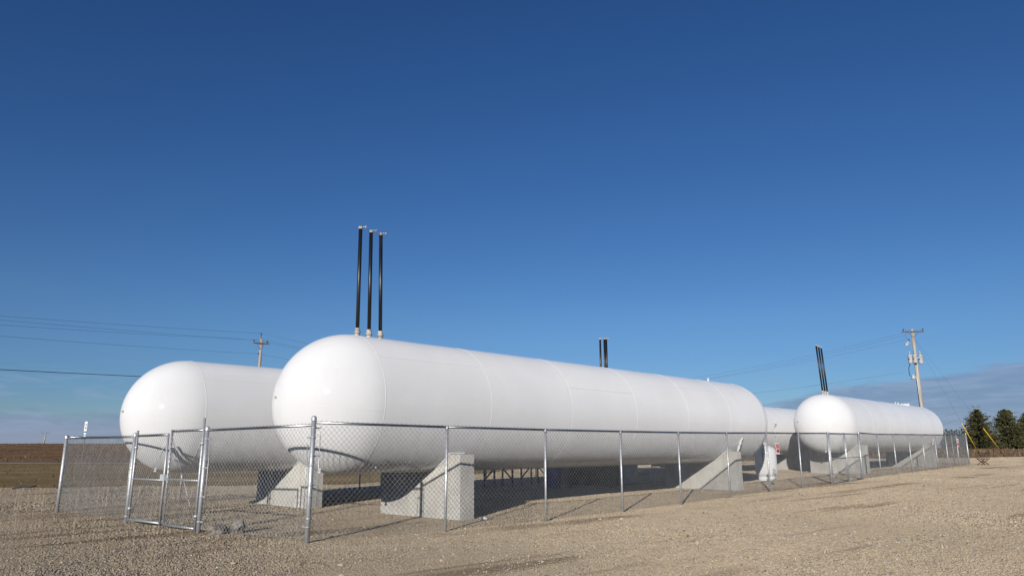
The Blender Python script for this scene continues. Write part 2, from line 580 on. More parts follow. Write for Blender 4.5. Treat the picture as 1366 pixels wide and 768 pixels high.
# loose stones on the lot: thousands of irregular little rocks, far too many to count
N = 110000
r = 5.0 * np.exp(rng.random(N) * math.log(46 / 5.0))
th = np.radians(rng.uniform(-52, 52, N))
px, py = r * np.sin(th), r * np.cos(th)
keep = py < np.array([edge_far(x) - 0.5 for x in np.round(px, 1)])
px, py = px[keep], py[keep]
N = len(px)
size = 0.0066 * np.exp(rng.normal(0, 0.42, N)) * np.clip((r[keep] / 12) ** 0.35, 0.9, 1.5)
big = rng.random(N) < 0.004
size[big] *= rng.uniform(1.8, 3.2, big.sum())
base = np.array([(1, 0, 0), (0, 1, 0), (-1, 0, 0), (0, -1, 0), (0, 0, 1), (0, 0, -1)], float)
vv = base[None] * rng.uniform(0.65, 1.5, (N, 6, 1)) + rng.normal(0, 0.22, (N, 6, 3))
ang = rng.uniform(0, 2 * math.pi, N)
ca, sa = np.cos(ang)[:, None], np.sin(ang)[:, None]
vx = vv[..., 0] * ca - vv[..., 1] * sa
vy = vv[..., 0] * sa + vv[..., 1] * ca
vz = vv[..., 2] * rng.uniform(0.55, 0.9, (N, 1))
P = np.stack([px[:, None] + vx * size[:, None], py[:, None] + vy * size[:, None],
              gz(px, py)[:, None] + (vz + 0.35) * size[:, None]], -1).reshape(-1, 3)
tri = np.array([(0, 1, 4), (1, 2, 4), (2, 3, 4), (3, 0, 4), (1, 0, 5), (2, 1, 5), (3, 2, 5), (0, 3, 5)])[[0, 1, 2, 3, 4, 5, 6, 7]]
Fs = (tri[None] + (np.arange(N) * 6)[:, None, None]).reshape(-1, 3)
tag(np_mesh('gravel_stones', P, Fs, M['stone']), 'loose tan and grey stones strewn over the gravel lot', 'gravel', None, 'stuff')

# dry weeds on the fields: upright blades, uncountable
def weeds(name, n, xr, yr, hmax, label):
    x = rng.uniform(*xr, n)
    y = rng.uniform(*yr, n)
    if name == 'dead_weeds':
        y = np.array([edge_far(a) for a in x]) + 1 + (y - yr[0])
    h = hmax * (0.25 + rng.random(n) ** 3)
    wd = h * rng.uniform(0.15, 0.5, n)
    a = rng.uniform(0, math.pi, n)
    dx, dy = np.cos(a) * wd, np.sin(a) * wd
    z = gz(x, y) - 0.06
    lean = rng.normal(0, 0.3, (n, 2)) * h[:, None]
    v = np.stack([np.stack([x - dx, y - dy, z], -1), np.stack([x + dx, y + dy, z], -1),
                  np.stack([x + lean[:, 0], y + lean[:, 1], z + h], -1)], 1).reshape(-1, 3)
    o = np_mesh(name, v, np.arange(3 * n).reshape(-1, 3), M['weeds'])
    tag(o, label, 'weeds', None, 'stuff')


weeds('dry_stubble', 16000, (-260, 30), (102, 255), 0.28, 'sparse dry stubble standing in the brown field at left')
weeds('dry_grass_tufts', 9000, (-110, -4), (37, 92), 0.16, 'short dormant grass tufts along the verge at left')
weeds('dead_weeds', 9000, (44, 190), (0, 60), 0.55, 'dead weeds beyond the gravel edge below the spruces')

# ------------------------------------------------------------------ tanks
PHI = 0.806
AX = Vector((math.cos(PHI), math.sin(PHI), 0))       # along the tanks
BX = Vector((-math.sin(PHI), math.cos(PHI), 0))      # across, away from the camera
R = 1.64
OA = Vector((-3.994, 17.164, 0))


def at(u, b, z=0.0, o=OA):
    return o + AX * u + BX * b + Vector((0, 0, z))


def tank(name, label, center, length, seams, vents, u_zc, extras=(), R=1.64, lug=(-0.985, 0.16)):
    """local frame: x along the axis from the first head weld, z up from the axis"""
    root = thing(name, center, label, 'tank', 'white bulk propane tanks', PHI)
    prof = []
    for k in range(25):
        a = math.pi / 2 * k / 24
        prof.append((-R * math.cos(a), R * math.sin(a)))
    ns = max(4, int(length))
    for k in range(1, ns):
        prof.append((length * k / ns, R))
    for k in range(25):
        a = math.pi / 2 * k / 24
        prof.append((length + R * math.sin(a), R * math.cos(a)))
    n = 112
    vs, fs = [], []
    for x, rr in prof:
        for k in range(n):
            t = 2 * math.pi * k / n
            vs.append((x, max(rr, 1e-4) * math.cos(t), max(rr, 1e-4) * math.sin(t)))
    for i in range(len(prof) - 1):
        for k in range(n):
            k2 = (k + 1) % n
            fs.append((i * n + k, (i + 1) * n + k, (i + 1) * n + k2, i * n + k2))
    MB().add(vs, fs, True).build('shell', M['tank'], root)
    for u in seams:
        mb = MB()
        mb.path([(u, (R - 0.003) * math.cos(2 * math.pi * k / 96), (R - 0.003) * math.sin(2 * math.pi * k / 96)) for k in range(97)], 0.0085, 6, False)
        mb.build('weld_seam', M['weld'], root)
    # long seams, staggered from course to course
    for i in range(len(seams) - 1):
        t = rad((-38, 52, -24, 61, -40, 48, -20, 55)[i % 8]) + math.pi
        mb = MB()
        mb.tube((seams[i], R * math.cos(t) * 0.9985, R * math.sin(t) * 0.9985), (seams[i + 1], R * math.cos(t) * 0.9985, R * math.sin(t) * 0.9985), 0.006, None, 5, False)
        mb.build('long_seam', M['weld'], root)
    for t in (rad(188), rad(262), rad(118)):
        mb = MB()
        mb.path([(-R * 0.9985 * math.sin(a), R * 0.9985 * math.cos(a) * math.cos(t), R * 0.9985 * math.cos(a) * math.sin(t)) for a in np.linspace(0, 1.05, 16)], 0.006, 5, False)
        mb.build('head_seam', M['weld'], root)
    # small lug and drain nozzle on the near head
    mb = MB()
    d = Vector((*lug, 0.05)).normalized()
    mb.tube(d * (R - 0.01), d * (R + 0.05), 0.022, None, 8)
    mb.build('lug', M['collar'], root)
    mb = MB()
    d = Vector((-0.40, -0.10, -0.91)).normalized()
    p = d * (R - 0.02)
    mb.tube(p, p + Vector((-.02, 0, -0.08)), 0.032, None, 10)
    mb.tube(p + Vector((-.02, 0, -0.08)), p + Vector((-.02, 0, -0.11)), 0.048, None, 10)
    mb.build('drain_nozzle', M['weld'], root)
    for (u, hgt, lx, ly, side) in vents:
        base = Vector((u, 0, R - 0.02))
        lean = Vector((lx, ly, 1)).normalized()
        topp = base + lean * hgt
        mb = MB()
        mb.tube(base + lean * 0.18, topp, 0.047, None, 14)
        pipe = mb.build('vent_pipe', M['blackpipe'], root)
        mb = MB()
        mb.tube(base, base + lean * 0.10, 0.058, None, 12)
        mb.tube(base + lean * 0.09, base + lean * 0.15, 0.080, None, 8)
        mb.tube(base + lean * 0.15, base + lean * 0.23, 0.060, None, 12)
        mb.build('collar', M['collar'], pipe)
        mb = MB()
        cp = topp + lean * 0.01
        s = Vector(side).normalized()
        mb.tube(topp - lean * 0.03, topp + lean * 0.015, 0.058, None, 12)
        mb.tube(cp, cp + lean * 0.02, 0.062, None, 14)
        mb.tube(cp + s * 0.03 + lean * 0.02, cp + s * 0.13 + lean * 0.03, 0.014, None, 8)
        mb.tube(cp + s * 0.115 + lean * 0.01, cp + s * 0.145 + lean * 0.05, 0.020, None, 8)
        mb.build('rain_cap', M['collar'], pipe)
    for fn in extras:
        fn(root)
    return root


def top_plate(u):
    def fn(root):
        mb = MB()
        mb.lathe((u, 0, R - 0.06), [(0.42, 0.0), (0.42, 0.10), (0.30, 0.14), (0.0, 0.14)], 28)
        o = mb.build('manway', M['tank'], root)
        for k in range(10):
            a = 2 * math.pi * k / 10
            MB().tube((u + .36 * math.cos(a), .36 * math.sin(a), R + .03), (u + .36 * math.cos(a), .36 * math.sin(a), R + .12), .025, None, 6).build('bolt', M['weld'], o)
    return fn


def stub(u, z=0.10, r=0.04):
    def fn(root):
        MB().tube((u, 0, R - 0.02), (u, 0, R + z), r, None, 10).tube((u, 0, R + z), (u, 0, R + z + .03), r * 1.6, None, 8).build('top_valve', M['weld'], root)
    return fn


LA = 19.0
seamsA = [0.0, 3.33, 6.61, 9.87, 13.05, 16.19, 19.0]
ventA = [(0.27, 2.80, -0.011, 0.011, (1, -0.5, 0)), (0.615, 2.78, -0.016, 0.016, (1, -0.5, 0)), (0.96, 2.78, -0.024, 0.024, (1, -0.5, 0))]
ZA = 2.701
tank_a = tank('propane_tank', 'long white tank in front with three tall black vent pipes on its near end', at(0, 0, ZA), LA, seamsA, ventA, ZA, [stub(17.6)])
OB = Vector((-9.300, 20.394, 0))
RB = 1.55
LB = 10.2
seamsB = [0.0, 3.4, 6.8, 10.2]
ventB = []
ZB = 2.537
tank_b = tank('propane_tank', 'white tank at far left, partly behind the front tank', OB + Vector((0, 0, ZB)), LB, seamsB, ventB, ZB, (), RB, (-1.0, 0.0))
OC = Vector((17.739, 41.086, 0))
LC_ = 18.1
seamsC = [0.0, 3.05, 6.1, 9.15, 12.1, 15.1, 18.1]
ventC = [(0.14, 2.85, -0.035, 0.035, (-1, 0.3, 0)), (0.50, 2.82, -0.035, 0.035, (-1, 0.3, 0)), (0.86, 2.80, -0.035, 0.035, (-1, 0.3, 0))]
ZC = 2.966
tank_c = tank('propane_tank', 'white tank at right with a tight bundle of leaning black vent pipes', OC + Vector((0, 0, ZC)), LC_, seamsC, ventC, ZC, [top_plate(15.2), stub(14.0), stub(13.4)], 1.64, (-0.80, 0.60))
OD = Vector((4.01, 34.27, 0))
ZD = 2.683
ventD = [(0.44, 2.62, 0.0, 0.0, (1, -0.5, 0)), (0.78, 2.66, 0.0, 0.0, (1, -0.5, 0)), (0.94, 2.68, 0.0, 0.0, (1, -0.5, 0))]
tank_d = tank('propane_tank', 'white tank behind, seen in the gap between the front tank and the right tank', OD + Vector((0, 0, ZD)), 22.9, [22.9 * k / 7 for k in range(8)], ventD, ZD, (), RB)


# ------------------------------------------------------------------ concrete saddles under the tanks
def saddle(o, zc, u, label, bracket=False, bl=1.62, br=-1.56, thick=0.46, R=1.64):
    c = o + AX * u
    g = gzf(c.x, c.y) - 0.10
    root = thing('concrete_saddle', (c.x, c.y, g), label, 'saddle', 'concrete saddles under the tanks', PHI)
    zt = zc - g                      # tank axis above the saddle's base
    rr = R + 0.022
    bc = 1.16
    zh = zt - math.sqrt(rr * rr - bc * bc)
    prof = [(br, 0.0), (br * 0.985, zh)]
    a0 = math.asin(bc / rr)
    for k in range(21):
        a = -a0 + 2 * a0 * k / 20
        prof.append((rr * math.sin(a), zt - rr * math.cos(a)))
    prof += [(bl * 0.985, zh), (bl, 0.0)]
    n = len(prof)
    mb = MB()
    vs = [(-thick / 2, y, z) for y, z in prof] + [(thick / 2, y, z) for y, z in prof]
    fs = [(k, (k + 1) % n, n + (k + 1) % n, n + k) for k in range(n)]
    fs = [tuple(reversed(q)) for q in fs]
    # faces of the block as vertical strips from the base to the cradle
    mb.add(vs, fs)
    top = prof[1:-1]
    bot = [(y, 0.0) for y, z in top]
    bot[0], bot[-1] = prof[0], prof[-1]
    for sx in (-1, 1):
        x = sx * thick / 2
        va = [(x, y, z) for y, z in bot] + [(x, y, z) for y, z in top]
        m = len(top)
        fb = [(k, k + 1, m + k + 1, m + k) for k in range(m - 1)]
        if sx > 0:
            fb = fb
        else:
            fb = [tuple(reversed(q)) for q in fb]
        mb.add(va, fb)
    mb.build('block', M['concrete'], root)
    # white bearing strip between block and shell, standing a little proud of the block
    mb = MB()
    for k in range(20):
        pass
    aa = [(-a0 - 0.02) + (2 * a0 + 0.04) * k / 24 for k in range(25)]
    ht = thick / 2 + 0.03
    va = []
    for a in aa:
        for x, q in ((-ht, R + 0.020), (-ht, R + 0.001), (ht, R + 0.001), (ht, R + 0.020)):
            va.append((x, q * math.sin(a), zt - q * math.cos(a)))
    fb = []
    for k in range(24):
        for j in range(4):
            fb.append((k * 4 + j, k * 4 + (j + 1) % 4, (k + 1) * 4 + (j + 1) % 4, (k + 1) * 4 + j))
    fb += [(0, 3, 2, 1), (96, 97, 98, 99)]
    mb.add(va, fb)
    mb.build('bearing_strip', M['tank'], root)
    if bracket:
        mb = MB()
        p0 = Vector((thick / 2 + 0.02, br + 0.16, zh))
        p1 = p0 + Vector((0.42, -0.10, 0.70))
        for k in range(8):
            q0 = p0.lerp(p1, k / 8)
            q1 = p0.lerp(p1, (k + 1) / 8)
            mb.tube(q0, q1, 0.055 if k % 2 else 0.042, None, 8)
        mb.build('leaning_bracket', M['weld'], root)
    return root


saddle(OA, ZA, 2.58, 'pale concrete saddle under the near end of the front tank')
saddle(OA, ZA, 16.75, 'concrete saddle under the far end of the front tank, white bracket beside it', True)
saddle(OB, ZB, 3.45, 'rust stained concrete saddle under the near end of the far left tank', R=RB)
saddle(OB, ZB, 8.3, 'concrete saddle under the far end of the left tank, hidden by the front saddle', R=RB)
saddle(OC, ZC, 1.7, 'concrete saddle beneath the near end of the right tank, behind the gate')
saddle(OC, ZC, 15.6, 'concrete saddle under the far end of the right tank, white bracket beside it', True)
saddle(OD, ZD, 0.75, 'dark shaded concrete saddle seen beneath the front tank beside the blue drum', R=RB)
saddle(OD, ZD, 21.0, 'shaded concrete saddle of the rear tank seen below the right tank', R=RB)


# ------------------------------------------------------------------ chain link fences and gates
MESH_W, MESH_H = 0.0525, 0.054
WIRE = 0.0034


def mesh_panel(parent, p0, p1, z0, z1, dz0=0.0, dz1=0.0, name='chain_link_mesh', tip=0.045, wr=WIRE, sides=3):
    """woven zigzag wires between two plan points; z0/z1 bottom heights, dz0/dz1 top heights (rail) at each end"""
    p0, p1 = Vector(p0[:2]), Vector(p1[:2])
    L = (p1 - p0).length
    d = (p1 - p0) / L
    nrm = Vector((-d.y, d.x))
    nw = max(1, int(L / MESH_W))
    cw = L / nw
    hmin = min(dz0 - z0, dz1 - z1) + tip
    nk = int(hmin / MESH_H)
    i = np.arange(nw)[:, None]
    k = np.arange(nk + 1)[None, :]
    side = np.where((k + i) % 2 == 0, -0.5, 0.5)
    s = (i + 0.5 + side) * cw
    t = np.clip(s / L, 0, 1)
    zb = z0 + (z1 - z0) * t
    zt = dz0 + (dz1 - dz0) * t + tip
    sag = 0.010 * np.sin(s * 1.9 + z0 * 7) + 0.006 * np.sin(s * 5.3 + k * .13)
    z = zb + (zt - zb) * (k / nk)
    off = np.where((k + i) % 2 == 0, 0.5, -0.5) * wr * 1.4 + 0.028 + sag * (1 - k / nk)
    X = p0.x + d.x * s + nrm.x * off
    Y = p0.y + d.y * s + nrm.y * off
    C = np.stack([X, Y, z + 0 * s], -1)                      # nw, nk+1, 3
    th = np.arange(sides) * 2 * math.pi / sides
    # a small ring at every bend, in the plane across the wire
    ring = np.stack([np.cos(th) * d.x * wr + np.sin(th) * nrm.x * wr, np.cos(th) * d.y * wr + np.sin(th) * nrm.y * wr, 0 * th], -1) * 1.25
    Vt = (C[:, :, None, :] + ring[None, None]).reshape(-1, 3)
    kk = nk + 1
    a = (np.arange(nw)[:, None, None] * kk + np.arange(nk)[None, :, None]) * sides
    q = np.arange(sides)[None, None]
    q2 = (q + 1) % sides
    Fm = np.stack([a + q, a + q2, a + sides + q2, a + sides + q], -1).reshape(-1, 4)
    o = np_mesh(name, Vt, Fm, M['wire'], parent, True)
    o['kind'] = 'stuff'
    return o


def post(parent, x, y, top, r, cap=True, name='post', lean=(0, 0)):
    g = gzf(x, y)
    mb = MB()
    tx, ty = x + lean[0], y + lean[1]
    mb.tube((x, y, g - 0.3), (tx, ty, top), r, None, 14)
    if cap:
        mb.lathe((tx, ty, top), [(r * 1.12, -0.05), (r * 1.12, 0.0), (r * 0.95, 0.022), (r * 0.5, 0.036), (0.0, 0.04)], 14)
    return mb.build(name, M['galv'], parent)


def loop_cap(parent, x, y, z):
    mb = MB()
    mb.tube((x, y, z - 0.07), (x, y, z + 0.03), 0.036, None, 10)
    return mb.build('rail_eye', M['galv'], parent)


def rail(parent, a, b, r=0.024, name='top_rail'):
    return MB().tube(a, b, r, None, 10).build(name, M['rail'] if name == 'top_rail' else M['galv'], parent)


def bands(parent, x, y, zs, r, toward):
    """tension bar along the edge of the mesh, clamped to the post by bands"""
    d = Vector((toward[0] - x, toward[1] - y)).normalized()
    bx_, by_ = x + d.x * 0.14, y + d.y * 0.14
    bar = MB().tube((bx_, by_, zs[0] - 0.12), (bx_, by_, zs[-1] + 0.22), 0.009, None, 6).build('tension_bar', M['galv'], parent)
    for z in zs:
        mb = MB()
        mb.tube((x, y, z - 0.013), (x, y, z + 0.013), r * 1.14, None, 12)
        mb.box(((x + bx_) / 2, (y + by_) / 2, z), (0.15, 0.018, 0.03), math.atan2(d.y, d.x))
        mb.build('tension_band', M['galv'], parent)
    return bar


H = 2.132


def topz(x, y, corr=0.0):
    return gzf(x, y) + H + corr


def run(root, pts, tops, line_r=0.028, first=None, last=None, sides=3, gaps=0.05, wr=WIRE, skip_first=False, skip_last=False):
    """posts, rail segments and mesh bays of one straight-ish fence run; pts in world, parts kept in world space"""
    n = len(pts)
    for i, (x, y) in enumerate(pts):
        z = tops[i]
        if i == 0:
            if not skip_first:
                post(root, x, y, z + (first or (0, 0))[1], (first or (0.045, 0))[0])
        elif i == n - 1:
            if not skip_last:
                post(root, x, y, z + (last or (0, 0))[1], (last or (0.045, 0))[0])
        else:
            post(root, x, y, z - 0.03, line_r, False)
            loop_cap(root, x, y, z)
    for i in range(n - 1):
        a, b = pts[i], pts[i + 1]
        rail(root, (*a, tops[i]), (*b, tops[i + 1]))
        mesh_panel(root, a, b, gzf(*a) + gaps, gzf(*b) + gaps, tops[i], tops[i + 1], sides=sides, wr=wr)


def place(root):
    """move an Empty built in world space to the foot of its first post, keeping the parts where they are"""
    return root


def group_at(name, x, y, label, cat, group=None):
    return thing(name, (x, y, gzf(x, y)), label, cat, group)


def settle(root):
    """parts were written in world coordinates: shift them into the root's frame"""
    off = Vector(root.location)
    for ch in root.children:
        ch.location = -off if ch.type == 'MESH' else Vector(ch.location) - off


P0 = (-3.78, 13.82)
FR = [P0, (-1.38, 15.43), (0.79, 17.29), (2.89, 19.40), (4.92, 21.54), (7.11, 24.11), (9.34, 26.72), (11.32, 28.76), (13.57, 31.27)]
FT = [topz(*P0, 0.055), topz(*FR[1], -0.012), topz(*FR[2], -0.052), topz(*FR[3], -0.070), topz(*FR[4], -0.080), topz(*FR[5], -0.07), topz(*FR[6], -0.045), topz(*FR[7], -0.045), topz(*FR[8], -0.02)]
front = group_at('chain_link_fence', *P0, 'long chain link fence along the front tank from the corner post to the right gate', 'fence', 'chain link fence runs')
run(front, FR, FT, 0.029, (0.046, 0.09), (0.045, 0.02))
bands(front, *P0, [FT[0] - 0.10, FT[0] - 0.62, FT[0] - 1.15, FT[0] - 1.75], 0.046, FR[1])
settle(front)

L1, L2, LCN = (-6.58, 15.68), (-9.28, 17.92), (-13.06, 21.34)
tL1, tL2, tLC = topz(*L1, 0.0), topz(*L2, -0.07), topz(*LCN, -0.035)
near_left = group_at('chain_link_fence', *L1, 'short chain link bay between the tall corner post and the left gate', 'fence', 'chain link fence runs')
post(near_left, *L1, tL1 + 0.03, 0.046)
rail(near_left, (*L1, tL1 - 0.02), (*P0, FT[0] - 0.05))
mesh_panel(near_left, L1, P0, gzf(*L1) + 0.05, gzf(*P0) + 0.05, tL1 - 0.02, FT[0] - 0.05, sides=4)
bands(near_left, *P0, [FT[0] - 0.28, FT[0] - 0.8, FT[0] - 1.35, FT[0] - 1.9], 0.047, L1)
bands(near_left, *L1, [tL1 - 0.2, tL1 - 0.8, tL1 - 1.4, tL1 - 1.9], 0.047, P0)
settle(near_left)
far_left = group_at('chain_link_fence', *LCN, 'chain link bay at far left between its corner post and the gate', 'fence', 'chain link fence runs')
post(far_left, *L2, tL2 + 0.03, 0.046)
post(far_left, *LCN, tLC + 0.03, 0.05)
rail(far_left, (*LCN, tLC - 0.02), (*L2, tL2 - 0.03))
mesh_panel(far_left, LCN, L2, gzf(*LCN) + 0.05, gzf(*L2) + 0.05, tLC - 0.02, tL2 - 0.03, wr=0.0026)
bands(far_left, *L2, [tL2 - 0.2, tL2 - 0.8, tL2 - 1.4, tL2 - 1.9], 0.047, LCN)
settle(far_left)

G2 = (16.62, 34.88)
CR = (34.11, 54.67)


def on_line(pxs, a, b):
    out = []
    for p in pxs:
        # plan point on the line a-b seen in the given photograph column (rail height near the eye line)
        lo, hi = 0.0, 1.0
        for _ in range(50):
            t = (lo + hi) / 2
            x, y = a[0] + (b[0] - a[0]) * t, a[1] + (b[1] - a[1]) * t
            z = gzf(x, y) - CAM_H
            u = 683 + FPX * x / (y * math.cos(PITCH) + z * math.sin(PITCH))
            lo, hi = (t, hi) if u < p else (lo, t)
        out.append((x, y))
    return out


FR2 = [G2] + on_line([1175.9, 1197.2, 1217.5, 1235.4, 1251.9, 1266.2, 1280.5], G2, CR) + [CR]
FT2 = [topz(*p, c) for p, c in zip(FR2, (0.03, -0.02, -0.01, 0.0, 0.0, 0.01, 0.02, 0.05, 0.10))]
front2 = group_at('chain_link_fence', *G2, 'chain link fence along the right tank from the right gate to the end post', 'fence', 'chain link fence runs')
run(front2, FR2, FT2, 0.030, (0.048, 0.02), (0.05, 0.05))
settle(front2)
RC = tuple((OA + AX * 55 + BX * 9.43)[:2])
side_pts = [CR] + [(CR[0] + (RC[0] - CR[0]) * t, CR[1] + (RC[1] - CR[1]) * t) for t in (0.09, 0.20, 0.42, 0.7)] + [RC]
side = group_at('chain_link_fence', *CR, 'chain link fence crossing behind the end of the right tank', 'fence', 'chain link fence runs')
run(side, side_pts, [topz(*p, 0.06) for p in side_pts], 0.034, (0.05, 0), (0.05, 0.03), skip_first=True, wr=0.0026)
settle(side)
nb = 17
rear_pts = [(LCN[0] + (RC[0] - LCN[0]) * k / nb, LCN[1] + (RC[1] - LCN[1]) * k / nb) for k in range(nb + 1)]
rear = group_at('chain_link_fence', *LCN, 'chain link fence running along the back behind the tanks', 'fence', 'chain link fence runs')
run(rear, rear_pts, [topz(*p, -0.03) for p in rear_pts], 0.028, (0.05, 0), (0.05, 0), skip_first=True, skip_last=True, wr=0.0024)
settle(rear)


def gate_leaf(hinge, latch, z_lo, z_hi, ext_h, ext_l, label, group, mid=0.48, rods=True, box=False):
    hx, hy = hinge
    lx, ly = latch
    g = gzf(hx, hy)
    root = thing('gate_leaf', (hx, hy, g), label, 'gate', group)
    g2 = gzf(lx, ly)
    b0, b1 = g + z_lo, g2 + z_lo
    t0, t1 = g + z_hi, g2 + z_hi
    mb = MB().tube((hx, hy, b0 - 0.05), (hx, hy, t0 + ext_h), 0.027, None, 12)
    mb.build('stile', M['galv'], root)
    MB().tube((lx, ly, b1 - 0.05), (lx, ly, t1 + ext_l), 0.027, None, 12).build('stile', M['galv'], root)
    rail(root, (hx, hy, t0), (lx, ly, t1), 0.026, 'top_rail')
    rail(root, (hx, hy, b0), (lx, ly, b1), 0.026, 'bottom_rail')
    zm0, zm1 = b0 + (t0 - b0) * mid, b1 + (t1 - b1) * mid
    rail(root, (hx, hy, zm0), (lx, ly, zm1), 0.022, 'middle_rail')
    mesh_panel(root, hinge, latch, b0 - 0.01, b1 - 0.01, t0, t1, sides=3)
    if rods:
        MB().tube((lx, ly, t1 - 0.1), (hx, hy, b0 + 0.08), 0.006, None, 5).build('truss_rod', M['galv'], root)
    for z in (b0 + 0.25, t0 - 0.28):
        MB().tube((hx, hy, z - 0.03), (hx, hy, z + 0.03), 0.045, None, 10).build('hinge', M['galv'], root)
    if box:
        MB().box((lx, ly, zm1 + 0.06), (0.20, 0.10, 0.14), math.atan2(ly - hy, lx - hx)).tube((lx, ly, b1 - .08), (lx, ly, zm1), .012, None, 6).build('latch', M['greypaint'], root)
    settle(root)
    return root


def lerp2(a, b, t):
    return (a[0] + (b[0] - a[0]) * t, a[1] + (b[1] - a[1]) * t)


gate_leaf(lerp2(L2, L1, 0.035), lerp2(L2, L1, 0.495), 0.10, 2.05, 0.13, 0.02, 'left leaf of the near gate, chain link in a silver tube frame', 'leaves of the near left gate', box=True)
gate_leaf(lerp2(L1, L2, 0.045), lerp2(L1, L2, 0.455), 0.08, 2.12, 0.26, 0.04, 'right leaf of the near gate, with a tall hinge stile by the post', 'leaves of the near left gate')
G0 = FR[-1]
gate_leaf(lerp2(G0, G2, 0.035), lerp2(G0, G2, 0.50), 0.06, 2.10, 0.05, 0.05, 'left leaf of the far gate in front of the right tank', 'leaves of the far right gate')
gate_leaf(lerp2(G2, G0, 0.035), lerp2(G2, G0, 0.475), 0.06, 2.10, 0.05, 0.05, 'right leaf of the far gate in front of the right tank', 'leaves of the far right gate')

# ------------------------------------------------------------------ signs on the fence
def fence_sign(p, zc, wd, ht, rz, label, style):
    root = thing('warning_sign', (p[0], p[1], zc - ht / 2), label, 'sign')
    ca, sa = math.cos(rz), math.sin(rz)
    o = MB().box((0, 0, ht / 2), (wd, 0.006, ht), rz).build('panel', M['signwhite'], root)
    nx, ny = sa, -ca
    def pr(cx, cz, w_, h_, mat, name):
        MB().box((cx * ca + nx * 0.005, cx * sa + ny * 0.005, cz), (w_, 0.003, h_), rz).build(name, mat, root)
    if style == 0:
        pr(0, ht * 0.70, wd * 0.82, ht * 0.36, M['signred'], 'red_block')
        pr(0, ht * 0.30, wd * 0.82, ht * 0.28, M['signred'], 'red_block')
        for k in range(3):
            MB().box((nx * 0.0085, ny * 0.0085, ht * (0.78 - 0.09 * k)), (wd * (0.6, 0.5, 0.62)[k], 0.002, ht * 0.022), rz).build('print_line', M['signwhite'], root)
    else:
        pr(0, ht * 0.32, wd * 0.8, ht * 0.42, M['signred'], 'red_block')
        pr(0, ht * 0.75, wd * 0.7, ht * 0.10, M['signblack'], 'print_line')
    return root


fence_rz = math.atan2(FR[7][1] - FR[6][1], FR[7][0] - FR[6][0])
sp = lerp2(FR[6], FR[7], 0.27)
spn = (sp[0] + math.sin(fence_rz) * 0.05, sp[1] - math.cos(fence_rz) * 0.05)
fence_sign(spn, gzf(*sp) + 1.52, 0.29, 0.42, fence_rz, 'red and white warning sign hung on the fence beside the upright white tank', 0)
q = FR2[-2]
fence_sign((q[0] + .045, q[1] - .04), gzf(*q) + 1.62, 0.36, 0.56, fence_rz - .1, 'white sign with a red lower half on a fence post at the far right', 1)

# emergency shut-off box on the rail above the sign
sh = thing('shutoff_switch', (sp[0], sp[1], FT[6] + 0.0), 'small grey shut-off switch on a stub above the fence rail', 'switch')
MB().tube((0, 0, -0.2), (0, 0, 0.30), 0.018, None, 8).build('stub', M['greypaint'], sh)
MB().box((0, -0.02, 0.30), (0.16, 0.08, 0.10), fence_rz).build('box', M['greypaint'], sh)
MB().tube((-0.03, 0.02, 0.02), (-0.03, 0.02, 0.16), 0.03, None, 8).build('conduit', M['greypaint'], sh)

# ------------------------------------------------------------------ upright white tank behind the front tank
wp = (12.12, 35.0)
g = gzf(*wp)
wt = thing('upright_tank', (*wp, g), 'upright white domed cylinder standing past the end of the front tank', 'tank')
MB().lathe((0, 0, 0), [(0.0, 0.14), (0.25, 0.15), (0.40, 0.21), (0.485, 0.33), (0.50, 0.45), (0.50, 1.25), (0.485, 1.37), (0.41, 1.50), (0.27, 1.58), (0.12, 1.61), (0.0, 1.615)], 40).build('shell', M['tank'], wt)
MB().lathe((0, 0, 0), [(0.37, 0.0), (0.37, 0.22), (0.35, 0.22), (0.35, 0.0)], 32).build('foot_ring', M['tank'], wt)
dm = MB().lathe((0, 0, 1.58), [(0.17, 0.0), (0.17, 0.13), (0.13, 0.18), (0.0, 0.20)], 20).build('valve_hood', M['collar'], wt)
MB().box((0.20, -0.455, 0.42), (0.16, 0.05, 0.24), 0.4).build('gauge_plate', M['greypaint'], wt)
MB().path([(0.0, 0, 1.62), (-0.12, -0.3, 1.66), (-0.3, -0.45, 1.3), (-0.28, -0.45, 0.9)], 0.018, 6).build('supply_hose', M['black'], wt)

# ------------------------------------------------------------------ things in the shade between the tanks
def drum(x, y, label):
    g = gzf(x, y)
    root = thing('plastic_drum', (x, y, g), label, 'drum')
    prof = [(0.0, 0.0), (0.26, 0.0), (0.285, 0.03), (0.29, 0.28), (0.30, 0.30), (0.29, 0.32), (0.29, 0.58), (0.30, 0.60), (0.29, 0.62), (0.285, 0.86), (0.26, 0.89), (0.0, 0.88)]
    MB().lathe((0, 0, 0), prof, 28).build('body', M['blue'], root)
    MB().tube((0.12, 0, 0.87), (0.12, 0, 0.92), 0.035, None, 10).build('bung', M['black'], root)
    return root


drum(1.72, 30.2, 'blue plastic drum in the shade beneath the front tank')

